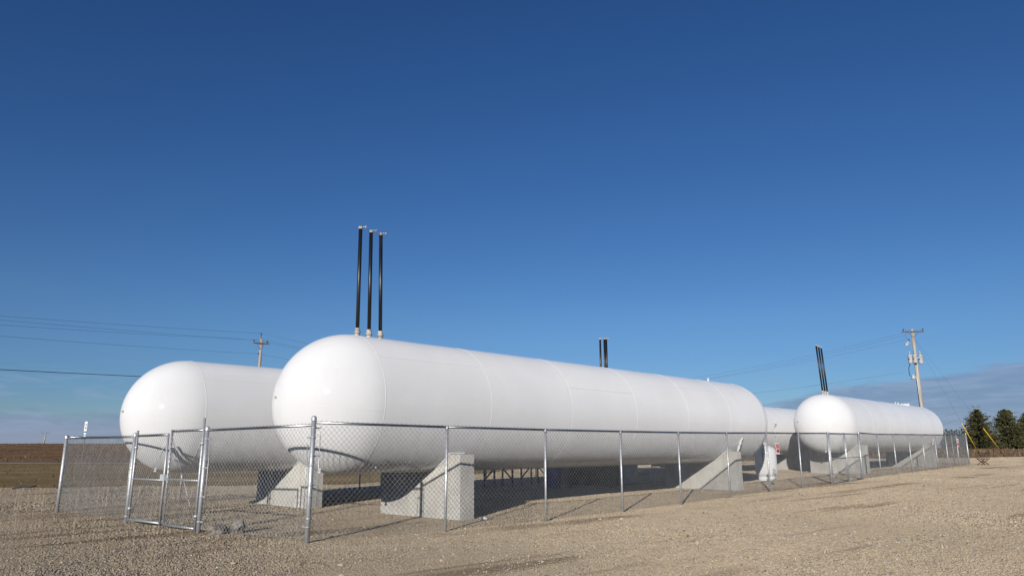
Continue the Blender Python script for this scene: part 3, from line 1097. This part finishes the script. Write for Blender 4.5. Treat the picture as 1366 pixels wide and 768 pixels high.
bxp = (3.25, 30.9)  # added dark box, hides a sunlit patch on the saddle behind it
sb = thing('dark_cover_box', (*bxp, gzf(*bxp)), 'added dark steel box covering a sunlit patch of saddle between drum and pump', 'cover box', None, 0.12)
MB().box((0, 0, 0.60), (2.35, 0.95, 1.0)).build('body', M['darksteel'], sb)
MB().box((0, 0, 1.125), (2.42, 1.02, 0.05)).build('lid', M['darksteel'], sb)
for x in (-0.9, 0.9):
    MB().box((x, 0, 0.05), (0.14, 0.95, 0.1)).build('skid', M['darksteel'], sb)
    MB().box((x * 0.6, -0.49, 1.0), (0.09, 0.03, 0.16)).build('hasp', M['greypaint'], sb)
sk = (6.1, 32.4)
g = gzf(*sk)
skid = thing('pump_skid', (*sk, g), 'grey pump and pipework on a skid in the shade beyond the front tank', 'pump', None, 0.18)
MB().box((0, 0, 0.66), (3.0, 0.55, 0.10)).build('deck', M['greypaint'], skid)
for x in (-1.35, 0.1, 1.35):
    MB().box((x, -0.2, 0.31), (0.09, 0.09, 0.62)).build('leg', M['greypaint'], skid)
    MB().box((x, 0.2, 0.31), (0.09, 0.09, 0.62)).build('leg', M['greypaint'], skid)
MB().box((-1.15, -0.1, 0.82), (0.62, 0.5, 0.98)).build('motor_box', M['greypaint'], skid)
MB().tube((-0.8, 0, 0.95), (0.1, 0, 0.95), 0.09, None, 14).tube((0.1, 0, 0.95), (0.42, 0, 0.95), 0.17, None, 16).build('pump', M['darksteel'], skid)
MB().path([(0.25, 0, 0.95), (0.25, 0, 1.35), (0.25, 0.4, 1.42)], 0.06, 10).tube((-.42, 0, .95), (-.42, 0, 1.35), .05, None, 10).tube((-.55, 0, 1.3), (-.28, 0, 1.3), .025, None, 8).build('riser', M['darksteel'], skid)
MB().tube((0.5, 0.1, 0.80), (1.45, 0.1, 0.80), 0.075, None, 12).build('outlet_pipe', M['greypaint'], skid)
MB().box((1.22, 0.05, 1.02), (0.40, 0.35, 0.72)).build('control_cabinet', M['greypaint'], skid)
MB().tube((0.0, -0.1, 1.12), (0.0, -0.24, 1.12), 0.10, None, 16).build('gauge', M['darksteel'], skid)

# steel trestles carrying the liquid line behind the far row
def trestle(u, label, o=OB, b=2.9, zt=1.12):
    p = o + AX * u + BX * b
    g = gzf(p.x, p.y)
    root = thing('pipe_trestle', (p.x, p.y, g), label, 'trestle', 'dark trestles in the shade behind the tanks', PHI)
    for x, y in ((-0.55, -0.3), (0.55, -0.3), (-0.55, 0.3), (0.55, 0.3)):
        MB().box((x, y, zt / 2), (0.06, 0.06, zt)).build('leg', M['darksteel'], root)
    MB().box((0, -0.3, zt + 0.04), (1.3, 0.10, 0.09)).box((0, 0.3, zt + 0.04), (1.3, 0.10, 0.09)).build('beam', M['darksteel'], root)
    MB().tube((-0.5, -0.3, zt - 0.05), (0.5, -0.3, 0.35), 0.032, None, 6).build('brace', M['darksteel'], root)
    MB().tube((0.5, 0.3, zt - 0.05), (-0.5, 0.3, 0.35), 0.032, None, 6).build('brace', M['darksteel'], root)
    return root


tl = ['trestle legs seen just right of the near saddle beneath the front tank', 'second trestle from the near saddle, beneath the front tank',
      'third trestle from the near saddle, left of the blue drum', 'trestle seen through the gap left of the right tank']
for u, l in zip((12.75, 15.05), [tl[0], tl[2].replace('third', 'second')]):
    trestle(u, l, OA, 7.5, 1.2)
trestle(41.6, tl[3], OB, 1.3, 1.1)
trestle(43.2, 'trestle seen beneath the rear tank, next to the head of the right tank', OB, 1.6, 1.1)
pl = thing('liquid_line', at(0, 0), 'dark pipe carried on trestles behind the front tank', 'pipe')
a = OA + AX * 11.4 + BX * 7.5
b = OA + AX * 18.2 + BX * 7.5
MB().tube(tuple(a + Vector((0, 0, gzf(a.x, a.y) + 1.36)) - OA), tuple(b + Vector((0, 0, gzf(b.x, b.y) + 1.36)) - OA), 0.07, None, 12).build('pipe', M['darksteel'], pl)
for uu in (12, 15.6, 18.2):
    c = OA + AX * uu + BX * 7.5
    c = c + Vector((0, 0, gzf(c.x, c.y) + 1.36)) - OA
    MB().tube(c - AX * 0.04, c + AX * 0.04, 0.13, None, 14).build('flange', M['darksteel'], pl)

# ------------------------------------------------------------------ small things on the ground
def rubble(x, y, label, s, seed, upright=False):
    rn = random.Random(seed)
    g = gzf(x, y)
    mb = MB()
    nr, nc = 5, 9
    vs, fs = [], []
    for i in range(nr + 1):
        t = i / nr
        for k in range(nc):
            a = 2 * math.pi * k / nc
            prof_r = (0.95 if i == 0 else math.sin(math.pi * (0.22 + 0.72 * t)) ** 0.6)
            rr = prof_r * (0.78 + 0.4 * rn.random())
            lean = 0.25 * t if upright else 0
            vs.append((s[0] * (rr * math.cos(a) + lean), s[1] * rr * math.sin(a), s[2] * (t * (0.85 + .25 * rn.random())) - 0.03))
    for i in range(nr):
        for k in range(nc):
            k2 = (k + 1) % nc
            fs.append((i * nc + k, i * nc + k2, (i + 1) * nc + k2, (i + 1) * nc + k))
    fs.append(tuple(nr * nc + k for k in range(nc)))
    mb.add(vs, fs)
    o = mb.build('concrete_chunk', M['rubble'])
    o.location = (x, y, g)
    o.rotation_euler = (0, 0, rn.uniform(0, 6))
    tag(o, label, 'rubble', 'lumps of broken concrete by the left gate')


rubble(-6.10, 15.55, 'flat lump of broken concrete lying by the left gate post', (0.30, 0.20, 0.22), 3)
rubble(-5.72, 15.62, 'dark upright lump of broken concrete to the right of the flat one', (0.19, 0.15, 0.36), 8, True)

lt = MB()
lt.path([(0, 0, 0.03), (0.06, 0.01, 0.045), (0.13, 0.03, 0.03)], [0.03, 0.036, 0.028], 8)
o = lt.build('paper_cup', M['signwhite'])
o.location = (-0.72, 17.72, gzf(-0.72, 17.72))
tag(o, 'small crumpled white cup on the gravel right of the near saddle', 'litter')
for x, y, rz, ln, lab in ((-22.6, 34.2, 0.2, 1.0, 'left strip of black rubber lying on the gravel at far left'), (-20.9, 34.5, -0.25, 0.9, 'right strip of black rubber lying on the gravel at far left')):
    mb = MB()
    mb.path([(-ln / 2, 0, 0.03), (-ln / 4, 0.05, 0.10), (0, 0.02, 0.13), (ln / 4, -0.03, 0.10), (ln / 2, 0.03, 0.16)], [0.03, 0.05, 0.045, 0.05, 0.03], 7)
    o = mb.build('rubber_strip', M['black'])
    o.location = (x, y, gzf(x, y))
    o.rotation_euler = (0, 0, rz)
    tag(o, lab, 'rubber strip', 'black rubber strips at far left')

rp = (35.1, 54.6)
rf = thing('rusty_stand', (*rp, gzf(*rp)), 'low rusty iron stand beside the fence end post at far right', 'stand')
for s in (-1, 1):
    MB().tube((-0.28, 0.2 * s, 0.0), (0.28, 0.2 * s, 0.42), 0.03, None, 6).build('leg', M['rust'], rf)
    MB().tube((0.28, 0.2 * s, 0.0), (-0.28, 0.2 * s, 0.42), 0.03, None, 6).build('leg', M['rust'], rf)
MB().box((0, 0, 0.44), (0.78, 0.5, 0.05)).build('top', M['rust'], rf)
MB().tube((0, -0.2, 0.21), (0, 0.2, 0.21), 0.02, None, 6).build('tie_bar', M['rust'], rf)


# ------------------------------------------------------------------ utility poles, wires, guys
def from_px(px_, py_, d):
    """point at world y = d on the sight line through a photograph pixel (used once to survey the place)"""
    a, b = (px_ - 683) / FPX, -(py_ - 384) / FPX
    c, s = math.cos(PITCH), math.sin(PITCH)
    v = Vector((a, c - b * s, s + b * c))
    return Vector((0, 0, CAM_H)) + v * (d / v.y)


def util_pole(x, y, top, rz, label, r=0.15, arm=2.4, pin=True, low=True, arm_z=-0.45):
    g = gzf(x, y)
    root = thing('utility_pole', (x, y, g), label, 'utility pole', 'wooden utility poles')
    h = top - g
    MB().path([(0, 0, -0.5), (0, 0, h * 0.5), (0, 0, h)], [r * 1.15, r * 0.95, r * 0.75], 14).build('pole', M['wood'], root)
    ca, sa = math.cos(rz), math.sin(rz)
    az = h + arm_z
    arm_o = MB().box((0.0 - sa * r * -0.9, 0.0 + ca * -r * 0.9, az), (arm, 0.10, 0.13), rz).build('crossarm', M['armwood'], root)
    ends = []
    for s in (-1, 1):
        ex, ey = ca * s * (arm / 2 - 0.12), sa * s * (arm / 2 - 0.12)
        MB().lathe((ex, ey - r * .9, az + 0.06), [(0.02, 0.0), (0.03, 0.10), (0.07, 0.11), (0.075, 0.20), (0.05, 0.27), (0.0, 0.28)], 10).build('insulator', M['porcelain'], root)
        MB().tube((ex * 0.55, ey * 0.55 - r * .9, az - 0.05), (0, -r * .9, az - 0.65), 0.018, None, 5).build('brace', M['armwood'], root)
        ends.append(Vector((x + ex, y + ey - r * .9, g + az + 0.32)))
    if pin:
        MB().tube((0, -r, h - 0.1), (0, -r, h + 0.28), 0.035, None, 8).lathe((0, -r, h + 0.25), [(0.03, 0), (0.075, 0.04), (0.075, 0.14), (0.0, 0.22)], 10).build('top_insulator', M['porcelain'], root)
        ends.insert(1, Vector((x, y - r, g + h + 0.42)))
    if low:
        MB().lathe((-ca * r, -sa * r - .05, h - 1.75), [(0.0, 0), (0.07, 0.02), (0.07, 0.14), (0.0, 0.16)], 10).build('spool', M['porcelain'], root)
        ends.append(Vector((x - ca * r, y - sa * r, g + h - 1.68)))
    return root, ends


wire_n = [0]


def wire(a, b, sag, label, r=0.008, group='overhead power lines', cat='power line'):
    pts = []
    for k in range(25):
        t = k / 24
        p = a.lerp(b, t)
        p.z -= 4 * sag * t * (1 - t)
        pts.append(p)
    o = MB().path(pts, r, 5).build('power_line', M['cable'], None, tuple(a))
    tag(o, label, cat, group)


# pole behind the far left tank
tp = from_px(349, 450, 72.0)
pole_l, el = util_pole(tp.x, tp.y, tp.z, rad(32), 'wooden utility pole with a crossarm rising behind the far left tank', 0.17, 1.55, True, True, -0.62)
# hidden pole that both lines run to
hp = from_px(790, 520, 150.0)
pole_h, eh = util_pole(hp.x, hp.y, hp.z, rad(40), 'wooden utility pole far behind the front tank', 0.17, 2.0, True, True)
# pole with the transformers
tr = from_px(1216.5, 439, 74.0)
TRX, TRY = tr.x, tr.y
pole_r, er = util_pole(TRX, TRY, tr.z, rad(-12), 'tall utility pole with transformers rising behind the right tank', 0.20, 2.1, False, False, -0.28)
g = gzf(TRX, TRY)
hr = tr.z - g


def can(dx, dy, z):
    mb = MB()
    mb.lathe((dx, dy, z), [(0.0, 0.0), (0.20, 0.0), (0.22, 0.04), (0.22, 0.78), (0.24, 0.80), (0.24, 0.84), (0.10, 0.92), (0.0, 0.93)], 20)
    c = mb.build('transformer', M['greypaint'], pole_r)
    MB().tube((dx, dy, z + 0.9), (dx, dy, z + 1.06), 0.05, None, 8).tube((dx, dy, z + 1.06), (dx, dy, z + 1.30), 0.075, 0.055, 10).build('bushing', M['collar'], c)
    MB().tube((dx - 0.18, dy - 0.13, z + 0.45), (dx - 0.26, dy - 0.2, z + 0.45), 0.05, None, 8).build('terminal', M['darksteel'], c)


for dx, dy in ((-0.62, -0.12), (-0.30, -0.42), (0.55, 0.05)):
    can(dx, dy, hr - 3.6)
MB().box((0.0, 0.0, hr - 3.0), (1.4, 0.12, 0.14)).build('mounting_arm', M['galv'], pole_r)
MB().tube((-0.2, 0, hr - 1.55), (-0.7, -0.1, hr - 1.5), 0.035, None, 6).tube((-0.72, -0.1, hr - 1.85), (-0.66, -0.1, hr - 1.25), 0.065, None, 8).box((-0.85, -0.1, hr - 1.62), (0.22, 0.12, 0.26)).build('fuse_cutout', M['collar'], pole_r)
MB().tube((-0.55, -0.1, hr - 1.1), (-0.45, -0.1, hr - 1.18), 0.06, None, 8).build('arrester', M['darksteel'], pole_r)
MB().path([(-0.75, -0.2, hr - 3.55), (-0.95, -0.2, hr - 4.2), (-0.9, -0.15, hr - 4.85), (-0.5, -0.1, hr - 5.0)], 0.035, 6).build('secondary_lead', M['black'], pole_r)
MB().lathe((-0.52, -0.1, hr - 5.25), [(0.0, 0), (0.2, 0.02), (0.22, 0.28), (0.10, 0.42), (0.0, 0.55)], 14).build('weatherhead', M['greypaint'], pole_r)
MB().path([(-0.4, -0.1, hr - 5.0), (-0.2, -0.14, hr - 5.05), (-0.19, -0.16, hr - 5.4), (-0.20, -0.16, 0.0)], 0.055, 8).build('conduit', M['galv'], pole_r)
MB().path([(-0.68, -.1, hr - 0.1), (-0.8, -.1, hr - 0.7), (-0.62, -.1, hr - 1.2)], 0.012, 5).path([(-0.7, -.1, hr - 1.9), (-0.5, -.1, hr - 2.35)], 0.012, 5).build('jumper', M['cable'], pole_r)

# power lines: left run comes in from beyond the left of the frame
dl = [(0, 416), (0, 421.5), (0, 428), (0, 443)]
names_l = ['top wire of the run at left of the frame', 'second wire from the top at left of the frame', 'third wire from the top at left of the frame', 'thin fourth wire below the three upper ones at left']
order = [1, 2, 0, 3]
for k in range(4):
    src = el[order[k]]
    tgt = from_px(dl[k][0], dl[k][1], 46.0)
    far = src + (tgt - src) * 1.9
    wire(src, far, 0.25, names_l[k])
    wire(src, eh[order[k]], 1.1, names_l[k].replace('at left of the frame', 'past the left pole').replace('at left', 'past the left pole'))
a = from_px(-160, 482.5, 38.0)
b = from_px(330, 504.5, 52.0)
b2 = el[1].copy(); b2.z = b.z
c = from_px(196, 499, 66.0)
wire(from_px(-260, 479, 40.0), from_px(349, 509, 71.8), 0.05, 'thick dark cable below the wires at left, meeting the left tank', 0.026)
# right run
er_l = er[0]
pr_ = [from_px(1204, 444.5, 74.0), from_px(1207, 447, 74.0), from_px(1213, 452, 74.0), from_px(1205, 496, 74.0)]
names_r = ['upper wire left of the transformer pole', 'wire just beneath the upper one left of the transformer pole', 'third wire left of the transformer pole', 'lowest service wire left of the transformer pole']
ht = [eh[1], eh[2], eh[0], eh[3]]
for k in range(4):
    wire(pr_[k], ht[k] + Vector((0, 0, -0.4 * (k == 3))), 1.2, names_r[k], 0.008)
# guys with yellow guards
for (ax_, ay_, fx, lab) in ((54.13, 84.49, 0.30, 'left guy wire of the transformer pole with a yellow guard'), (58.97, 87.49, 0.26, 'right guy wire of the transformer pole with a yellow guard')):
    ga = Vector((ax_, ay_, gzf(ax_, ay_)))
    gt = Vector((TRX, TRY, tr.z - 0.75))
    root = thing('guy_wire', tuple(ga), lab, 'guy wire', 'guy wires of the transformer pole')
    d = gt - ga
    MB().tube((0, 0, 0), tuple(d), 0.007, None, 5).build('strand', M['cable'], root)
    MB().tube(tuple(d * 0.0), tuple(d * fx), 0.045, None, 8).build('guard', M['yellow'], root)
    MB().tube((0, 0, -0.2), tuple(d.normalized() * 0.25), 0.03, None, 6).build('anchor_rod', M['rust'], root)

# far poles
for (px_, py_, d, rz, am, lab) in ((1301, 540, 215, 0.2, 2.6, 'utility pole tip standing above the left spruce'), (1351, 548, 240, 0.2, 2.6, 'utility pole tip behind the right spruce'), (61, 575.5, 320, 0.05, 3.2, 'tiny utility pole on the skyline at far left')):
    p = from_px(px_, py_, d)
    util_pole(p.x, p.y, p.z, rz, lab, 0.24 if d > 300 else .2, am if d < 300 else 3.6, False, False, -0.5)
p1, p2 = from_px(1301, 541.5, 215), from_px(1351, 549, 240)
wire(p1, p2, 0.8, 'thin wire between the two far poles above the spruces', 0.02, 'far power lines')
wire(p1, from_px(1180, 575, 190), 0.5, 'upper thin wire falling left from the pole above the spruce', 0.02, 'far power lines')
wire(p1 - Vector((0, 0, 1.4)), from_px(1190, 590, 190), 0.5, 'lower thin wire falling left from the pole above the spruce', 0.02, 'far power lines')

# road sign at left
sx, sy = from_px(111, 600, 92.5).x, 92.5
g = gzf(sx, sy)
rs = thing('road_sign', (sx, sy, g), 'tall narrow white road sign on a thin post at far left', 'sign')
zt = from_px(111, 562, 92.5).z - g
MB().box((0, 0, zt / 2 - 0.1), (0.09, 0.07, zt)).build('post', M['darksteel'], rs)
rzs = 0.25
MB().box((0, -0.08, zt - 0.60), (0.30, 0.03, 1.20), rzs).build('panel', M['signwhite'], rs)
MB().box((0, -0.08, zt - 1.50), (0.24, 0.03, 0.20), rzs).build('plate', M['signwhite'], rs)
MB().box((0, -0.08, zt - 1.82), (0.24, 0.03, 0.20), rzs).build('plate', M['signwhite'], rs)
for k, (zz, hh) in enumerate(((0.35, 0.16), (0.62, 0.10), (0.84, 0.16))):
    MB().box((0.02, -0.105, zt - zz), (0.15, 0.012, hh), rzs).build('print_mark', M['signblack'], rs)


# ------------------------------------------------------------------ trees
def spruce_mesh(h, rb, seed, levels=36, per=18, quads=19, qs=0.70):
    rn = np.random.default_rng(seed)
    vs, fs = [], []
    tw = []
    for i in range(levels):
        t = (i + 0.5) / levels
        z = h * (0.05 + 0.93 * t)
        reach = rb * (1 - t) ** 0.60 * (0.95 + 0.1 * math.sin(i * 2.3))
        nb_ = max(4, int(per * (0.45 + 0.65 * (1 - t))))
        for b_ in range(nb_):
            a = rn.uniform(0, 2 * math.pi)
            L = reach * rn.uniform(0.55, 1.22) + 0.12
            droop = rn.uniform(0.02, 0.30) - 0.35 * t
            nq = max(4, int(quads * (0.35 + 0.75 * L / rb)))
            for q_ in range(nq):
                s = (q_ + rn.random()) / nq
                s = s ** 0.75
                x, y = math.cos(a) * L * s, math.sin(a) * L * s
                zz = z - droop * L * s + 0.16 * L * s * s
                wq = qs * (0.55 + 0.6 * rn.random()) * (1.15 - 0.5 * s)
                d = np.array([math.cos(a), math.sin(a), -droop + rn.normal(0, .25)])
                d += rn.normal(0, 0.45, 3)
                d /= np.linalg.norm(d)
                e = np.cross(d, rn.normal(0, 1, 3))
                e /= np.linalg.norm(e) + 1e-6
                c = np.array([x, y, zz]) + rn.normal(0, 0.12, 3)
                o = len(vs)
                vs += [c - d * wq * .5, c + e * wq * 0.28, c + d * wq * .75, c - e * wq * 0.28]
                fs.append((o, o + 1, o + 2, o + 3))
            tw.append((z, a, L, droop))
    return np.array(vs), np.array(fs), tw


def spruce(x, y, h, rb, label, seed, group=None, **kw):
    g = gzf(x, y) - 0.1
    root = thing('spruce_tree', (x, y, g), label, 'tree', group)
    v, f, tw = spruce_mesh(h, rb, seed, **kw)
    np_mesh('crown', v, f, M['needles'], root)
    mb = MB()
    mb.path([(0, 0, 0), (0.05, 0, h * 0.45), (0, 0.03, h * 0.97)], [h * 0.020, h * 0.012, 0.02], 8)
    for z, a, L, dr in tw[::2]:
        mb.path([(0, 0, z), (math.cos(a) * L * .5, math.sin(a) * L * .5, z - dr * L * .5), (math.cos(a) * L * .85, math.sin(a) * L * .85, z - dr * L * .85 + .1 * L)], [0.05, 0.03, 0.012], 4, False)
    mb.build('trunk', M['bark'], root)
    return root


def plant_at(px_, top, base, d):
    pb = from_px(px_, base, d)
    pt = from_px(px_, top, d)
    return pb.x, d, pt.z - gzf(pb.x, d)


x, y, h = plant_at(1309, 545, 598, 190)
spruce(x, y, h, 5.3, 'big dark spruce behind the yellow guy guards, left of the two', 11, 'big spruces at right')
x, y, h = plant_at(1347, 545.5, 597, 196)
spruce(x, y, h, 5.7, 'broad dark spruce at the right edge with a pale trunk showing low', 23, 'big spruces at right')
x, y, h = plant_at(1376, 550, 597, 200)
spruce(x, y, h, 5.2, 'spruce cut off by the right edge of the frame', 31, 'big spruces at right')
rowpx = [1256, 1260, 1264, 1267.5, 1271, 1274.5, 1278, 1281, 1284.5, 1288]
rowh = [571, 572.5, 571, 573, 571.5, 573, 571.5, 572.5, 571, 573]
words = ['first', 'second', 'third', 'fourth', 'fifth', 'sixth', 'seventh', 'eighth', 'ninth', 'tenth']
for k, (a, b) in enumerate(zip(rowpx, rowh)):
    x, y, h = plant_at(a, b, 586, 330)
    spruce(x, y, h, 1.35, 'small far conifer past the right tank, %s from the left in its row' % words[k], 50 + k, 'row of small conifers far right', levels=16, per=8, quads=7, qs=0.6)
